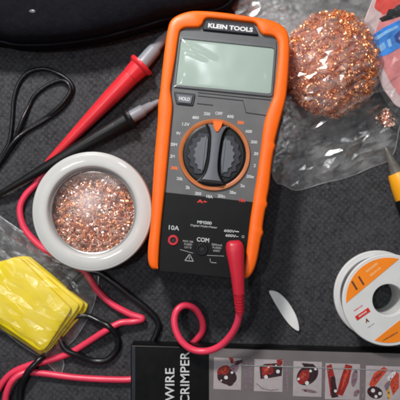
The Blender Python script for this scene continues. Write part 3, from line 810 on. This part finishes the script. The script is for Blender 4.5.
# ================================================================== SPOOL
SH = 38; SP = (388.6, 300.2)
sp = thing('solder_spool', W(382, 296, 0), 'white spool of solder wire with orange round label, right of the meter', 'spool')
k2 = (H-SH)/H
mb = MB(); revolve(mb, *SP, [(15.8, .6), (45.6, .6), (46.6, 1.4), (46.6, 3.6), (45.6, 4.6), (15.8, 4.6)], 'white_plastic', SH, 96, True); mb.build('lower_flange', sp)
mb = MB(); revolve(mb, *SP, [(15.6, 4), (20, 4), (20, SH-4), (15.6, SH-4)], 'white_plastic', SH, 64, True); mb.build('hub', sp)
mb = MB(); rows = 9; rng = []
for j in range(8):
    z = 6.5+j*3.6
    for q in range(7):
        a = R(-90+180*q/6); rng.append((39+random.uniform(-.4, .4)*0+1.9*math.cos(a), z+1.8*math.sin(a)))
revolve(mb, *SP, [(20.1, 4.8)]+rng+[(20.1, SH-5)], 'solder', SH, 72, True); mb.build('wire_winding', sp, 60)
mb = MB(); revolve(mb, *SP, [(16.2, SH-4), (45.4, SH-4), (46.2, SH-3.2), (46.2, SH-.9), (45.3, SH), (16.6, SH), (16.0, SH-.5)], 'white_plastic', SH, 112, True); fl = mb.build('upper_flange', sp)
def segment(a, b, r):
    """part of the disc beyond line a-b"""
    C = Vector(SP); a = Vector(a); d = (Vector(b)-a).normalized(); nrm = Vector((-d.y, d.x))
    dist = (C-a).dot(nrm)
    if dist > 0: nrm = -nrm; dist = -dist
    a0 = math.atan2(nrm.y, nrm.x); half = math.acos(min(1, -dist/r))
    return [tuple(C+r*Vector((math.cos(a0+half*(2*k/40-1)), math.sin(a0+half*(2*k/40-1))))) for k in range(41)]
mb = MB(); flat(mb, segment((345.5, 303.5), (399.5, 258.5), 42.6), SH, 'label_orange', .3)
flat(mb, segment((375.5, 339.5), (400, 320), 42.6), SH, 'label_orange', .3); lb = mb.build('label', fl)
mb = MB(); T = SH+.32
for (x, y) in ((354.4, 285.4), (361.2, 280.6)):
    dx, dy = 2.6, 4.2
    flat(mb, [(x-dx-.9, y-dy+.5), (x-dx+.9, y-dy-.5), (x+dx+.9, y+dy-.5), (x+dx-.9, y+dy+.5)], T, 'brown_print', .15)
def small_print(cx, cy, length, hgt, ang, m_, z):
    c, n = math.cos(R(ang)), -math.sin(R(ang)); x = -length/2
    while x < length/2:
        w_ = random.uniform(.5, 1.3); k = hgt*random.choice((.7, 1, 1))
        flat(mb, [(cx+u*c-v*n, cy+u*n+v*c) for u, v in ((x, -k/2), (x+w_, -k/2), (x+w_, k/2), (x, k/2))], z, m_, .03); x += w_+random.uniform(.25, .55)
small_print(371.6, 267.6, 14, 2.4, 38, 'pale_print', T); small_print(375, 272, 12, 2.2, 38, 'pale_print', T)
flat(mb, [(354.8, 316.6), (368.2, 307.4), (370.4, 311.4), (357.2, 320.6)], T-.3, 'red_print', .3)
small_print(362.6, 314, 9, 1.5, 34, 'white_print', T+.02)
text(mb, 'A', 367, 320.4, T-.2, 4.4, 20, 'brown_print', 4, .05)
small_print(358, 308.4, 9, 1.3, 34, 'red_print', T-.2)
small_print(371, 325.6, 8, 1.2, 34, 'dim_print', T-.2)
small_print(390, 336.6, 16, 1.8, 30, 'brown_print', T)
mb.build('lettering', lb)

# ================================================================== WHITE SLIVER
mb = MB()
sl = smooth_path([(269, 290.6), (278, 292.4), (287, 300.6), (294.6, 312.5), (298, 322), (298.4, 330.5), (291, 326.2), (283.5, 317), (277.2, 307), (272.4, 298.6)], 4, True)
slp = [tuple(p) for p in sl]
def slring(pp, dz):
    out = []
    for p in pp:
        t = ((p[0]-284)+(p[1]-310))/48; w = W(p[0], p[1], 2); w.z = (.6+4.2*t*t+dz)*S; out.append(w)
    return out
mb.loft([slring(slp, 0), slring(slp, .7), slring(offset(slp, .3), .9)], 'paper')
tag(mb.build('paper_sliver'), 'white pointed sliver lying on the mat between the red plug and the spool', 'sliver')

# ================================================================== TOOL BOX (packaging)
bx = thing('tool_box', W(270, 385, 0), 'black and grey cardboard tool packaging with printed pictures, along the front edge', 'box')
BH = 26.0; BA = -3.0
def Bp(u, v):  # u along the top edge from its left corner, v down
    c, s_ = math.cos(R(-BA)), math.sin(R(-BA)); c1, s1 = math.cos(R(1.6)), math.sin(R(1.6))
    return (130.6+u*c1-0*v, 345.2+u*s1*1.0+v)
quad = lambda u0, v0, u1, v1: [Bp(u0, v0), Bp(u1, v0), Bp(u1, v1), Bp(u0, v1)]
mb = MB(); bq = rounded(quad(0, 0, 300, 130), 1.8, 4)
slab(mb, bq, 6.2, BH, 'box_black', .9); mb.build('carton', bx)
mb = MB(); flat(mb, quad(78.5, .9, 299, 129), BH, 'box_grey', .12); gp = mb.build('grey_panel', bx)
mb = MB()
flat(mb, quad(1.2, 1.2, 4.6, 128), BH, 'charcoal', .12); mb.build('edge_fold', bx)
mb = MB(); text(mb, 'WIRE', 169.8, 384.6, BH+.05, 9.2, 90, 'white_print', 33, .01); text(mb, 'CRIMPER', 184.8, 377.6, BH+.05, 9.2, 90, 'white_print', 52, .01); mb.build('lettering', bx)
# pictures of the tool on the grey panel
TZ = BH+.14
def tile(x0, y0, x1, y1, art):
    sl = math.tan(R(1.9)); f = lambda x, y: (x+(y-y0)*-.02, y+(x-x0)*sl)
    mb = MB(); flat(mb, [f(x0, y0), f(x1, y0), f(x1, y1), f(x0, y1)], TZ, 'tile', .1); t = mb.build('picture', gp)
    mb = MB(); z = TZ+.12
    for i, (kind, m_, *a) in enumerate(art):
        if kind == 'c': pts = circ(x0+a[0], y0+a[1], a[2], 20)
        elif kind == 'e':
            c, s_ = math.cos(R(a[4])), math.sin(R(a[4])); pts = [(x0+a[0]+a[2]*math.cos(q)*c-a[3]*math.sin(q)*s_, y0+a[1]+a[2]*math.cos(q)*s_+a[3]*math.sin(q)*c) for q in [2*math.pi*k/24 for k in range(24)]]
        else: pts = [(x0+p[0], y0+p[1]) for p in a[0]]
        flat(mb, pts, z+i*.012, m_, .01)
        if kind == 'e' or (kind == 'p' and 'mauve' not in m_):
            cx = sum(p[0] for p in pts)/len(pts); cy = sum(p[1] for p in pts)/len(pts)
            for q in range(5):
                b_ = random.choice(pts); t_ = random.uniform(.1, .85); r_ = random.uniform(.3, .9)
                flat(mb, circ(cx+(b_[0]-cx)*t_, cy+(b_[1]-cy)*t_, r_, 7, random.random()), z+i*.012+.011+q*.0002, random.choice(['pic_dark', 'pic_dark', 'pic_red', 'pic_brightred', 'pic_mauve']), .0008)
    return t, mb
arts = []
def place_tile(x0, y0, x1, y1, art):
    t, mb = tile(x0, y0, x1, y1, art)
    mb.build('tool_print', t)   # regrouped under the panel below
place_tile(214, 357.5, 241.5, 389, [('e', 'pic_mauve', 19, 12, 8, 4, -50), ('e', 'pic_dark', 13, 19, 10, 8, 20), ('e', 'pic_red', 9.5, 13, 7, 4.5, -30), ('e', 'pic_brightred', 10, 12, 3.5, 2, -30), ('c', 'pic_dark', 7, 20, 3.6), ('c', 'pic_dark', 16, 25, 3.6), ('c', 'white_print', 12, 20, 1.9), ('c', 'white_print', 18, 15, 1.3), ('c', 'white_print', 7.2, 23, .9), ('p', 'pic_red', [(15, 0), (19, 0), (20, 6), (17, 6)]), ('p', 'pic_dark', [(20, 4), (28, 2), (28.5, 5), (22, 8)])])
place_tile(254.5, 359, 283, 391, [('p', 'pic_dark', [(5, 8), (10, 5), (24, 4), (28, 8), (27, 17), (15, 19), (6, 20)]), ('p', 'pic_red', [(7, 8), (18, 5), (19, 14), (8, 17)]), ('p', 'pic_brightred', [(9, 9), (15, 7), (16, 10), (10, 13)]), ('p', 'pic_red', [(22, 1), (28, 0), (28, 6), (23, 6)]), ('c', 'white_print', 11.5, 18, 1.9), ('c', 'white_print', 23.5, 12.5, 1.9), ('c', 'white_print', 14, 8, 1), ('c', 'white_print', 21.5, 6.5, .9), ('p', 'pic_mauve', [(2, 24), (8, 29), (16, 31), (24, 30), (24, 30.6), (16, 31.8), (7.5, 29.8), (1.8, 24.8)])])
place_tile(293.5, 361, 322, 396, [('e', 'pic_dark', 14, 14, 12, 9, -40), ('e', 'pic_red', 10, 16, 8, 5, -60), ('p', 'pic_dark', [(8, 2), (20, 3), (24, 9), (12, 8)]), ('e', 'pic_brightred', 9, 15, 3, 1.8, -60), ('c', 'white_print', 13.5, 22, 2), ('c', 'white_print', 17, 10, 1.4), ('c', 'white_print', 22, 8, 1.3), ('c', 'white_print', 5, 18, 1.3), ('e', 'pic_mauve', 16, 30, 8, 1.5, 10)])
place_tile(325.5, 363, 360, 399, [('p', 'pic_red', [(1, 3), (6, 1), (10, 16), (11, 33), (5, 33)]), ('p', 'pic_dark', [(5, 14), (9, 13), (13, 34), (6, 35)]), ('p', 'pic_red', [(20, 1), (27, 3), (23, 20), (17, 33), (11, 31), (15, 16)]), ('p', 'pic_brightred', [(21, 5), (24, 6), (19, 21), (15, 28)]), ('e', 'pic_mauve', 29, 15, 3, 9, 10), ('c', 'white_print', 10, 28, 1.5), ('e', 'pic_mauve', 31, 30, 2.4, 4, 30)])
place_tile(366, 365.5, 402, 402, [('p', 'pic_brightred', [(3, 19), (8, 8), (18, 1), (22, 4), (14, 14), (6, 24)]), ('p', 'pic_brightred', [(26, 4), (33, 8), (33, 22), (27, 30), (24, 20)]), ('p', 'pic_red', [(8, 12), (17, 5), (15, 9), (8, 17)]), ('e', 'pic_dark', 9, 27, 8, 6, 20), ('c', 'white_print', 7, 25, 2), ('c', 'white_print', 14, 28, 1.8), ('c', 'white_print', 10, 31, 1.6), ('p', 'pic_yellow', [(19, 17), (22, 17), (25, 33), (22, 34)]), ('p', 'white_print', [(21, 12), (29, 4), (30, 8), (23, 17)]), ('p', 'pic_mauve', [(18, 20), (24, 14), (24, 20), (20, 26)])])
for (x0, y0, x1, y1) in ((244.6, 359.5, 247, 390), (249.6, 359.7, 251.8, 390.5), (286, 361, 288.2, 392), (323, 366, 324.6, 396), (362, 367, 364, 399)):
    mb = MB(); flat(mb, [(x0, y0), (x1, y0), (x1, y1), (x0, y1)], TZ, 'pic_mauve', .1); mb.build('divider_stripe', gp)
mb = MB(); flat(mb, [Bp(108, 16.4), Bp(270, 17.4), Bp(270, 18.3), Bp(108, 17.3)], TZ+.5, 'dim_print', .06); mb.build('strap_highlight', gp)  # pale line painting the highlight of a clear strap across the pictures

# ================================================================== LIGHT, WORLD, CAMERA
def area(name, loc, target, size, power, col=(1, 1, 1), size_y=None):
    l = bpy.data.lights.new(name, 'AREA'); l.energy = power; l.color = col; l.size = size*S
    if size_y: l.shape = 'RECTANGLE'; l.size_y = size_y*S
    o = bpy.data.objects.new(name, l); COL.objects.link(o)
    o.location = Vector(loc)*S; d = (Vector(target)-Vector(loc)); o.rotation_euler = d.to_track_quat('-Z', 'Y').to_euler()
    return o
area('bench_lamp', (-260, 600, 610), (10, 60, 0), 110, 3.7, (1, .97, .94))
area('ceiling_lamp', (-62, 468, 1600), (0, 40, 0), 90, 1.3, (.93, .97, 1))
area('shop_lamp', (-440, 80, 1600), (0, 0, 0), 42, 2.0, (.95, .98, 1))
w = bpy.data.worlds.new('World'); sc.world = w; w.use_nodes = True
# a dim room with made-up bright noise patches, added for glints on the film
nt = w.node_tree; bg = nt.nodes['Background']; bg.inputs[1].default_value = .05
tc = nt.nodes.new('ShaderNodeTexCoord'); nz = nt.nodes.new('ShaderNodeTexNoise'); nz.inputs['Scale'].default_value = 4.5; nz.inputs['Detail'].default_value = 2
nt.links.new(tc.outputs['Generated'], nz.inputs['Vector'])
rp = nt.nodes.new('ShaderNodeValToRGB'); rp.color_ramp.elements[0].position = .58; rp.color_ramp.elements[0].color = (.13, .14, .17, 1)
rp.color_ramp.elements[1].position = .70; rp.color_ramp.elements[1].color = (34, 35, 37, 1)
sx = nt.nodes.new('ShaderNodeSeparateXYZ'); nt.links.new(tc.outputs['Generated'], sx.inputs[0])
zm = nt.nodes.new('ShaderNodeMapRange'); zm.inputs[1].default_value = .86; zm.inputs[2].default_value = .95; zm.inputs[3].default_value = 0; zm.inputs[4].default_value = .25
nt.links.new(sx.outputs['Z'], zm.inputs[0])
sb = nt.nodes.new('ShaderNodeMath'); sb.operation = 'SUBTRACT'; nt.links.new(nz.outputs['Fac'], sb.inputs[0]); nt.links.new(zm.outputs[0], sb.inputs[1])
nt.links.new(sb.outputs[0], rp.inputs[0]); nt.links.new(rp.outputs[0], bg.inputs[0])

cam = bpy.data.cameras.new('camera'); co = bpy.data.objects.new('camera', cam); COL.objects.link(co)
co.location = (0, 0, H*S); co.rotation_euler = (0, 0, 0)
cam.sensor_width = 36; cam.lens = 18/(200/H); cam.clip_start = .01; cam.clip_end = 50
cam.dof.use_dof = True; cam.dof.focus_distance = (H-50)*S; cam.dof.aperture_fstop = 9
sc.camera = co
sc.view_settings.view_transform = 'Standard'; sc.view_settings.look = 'None'; sc.view_settings.gamma = 1
sc.view_settings.exposure = 0
sc.cycles.filter_width = 2.9
sc.cycles.transparent_max_bounces = 16; sc.cycles.max_bounces = 10
sc.cycles.sample_clamp_indirect = 4
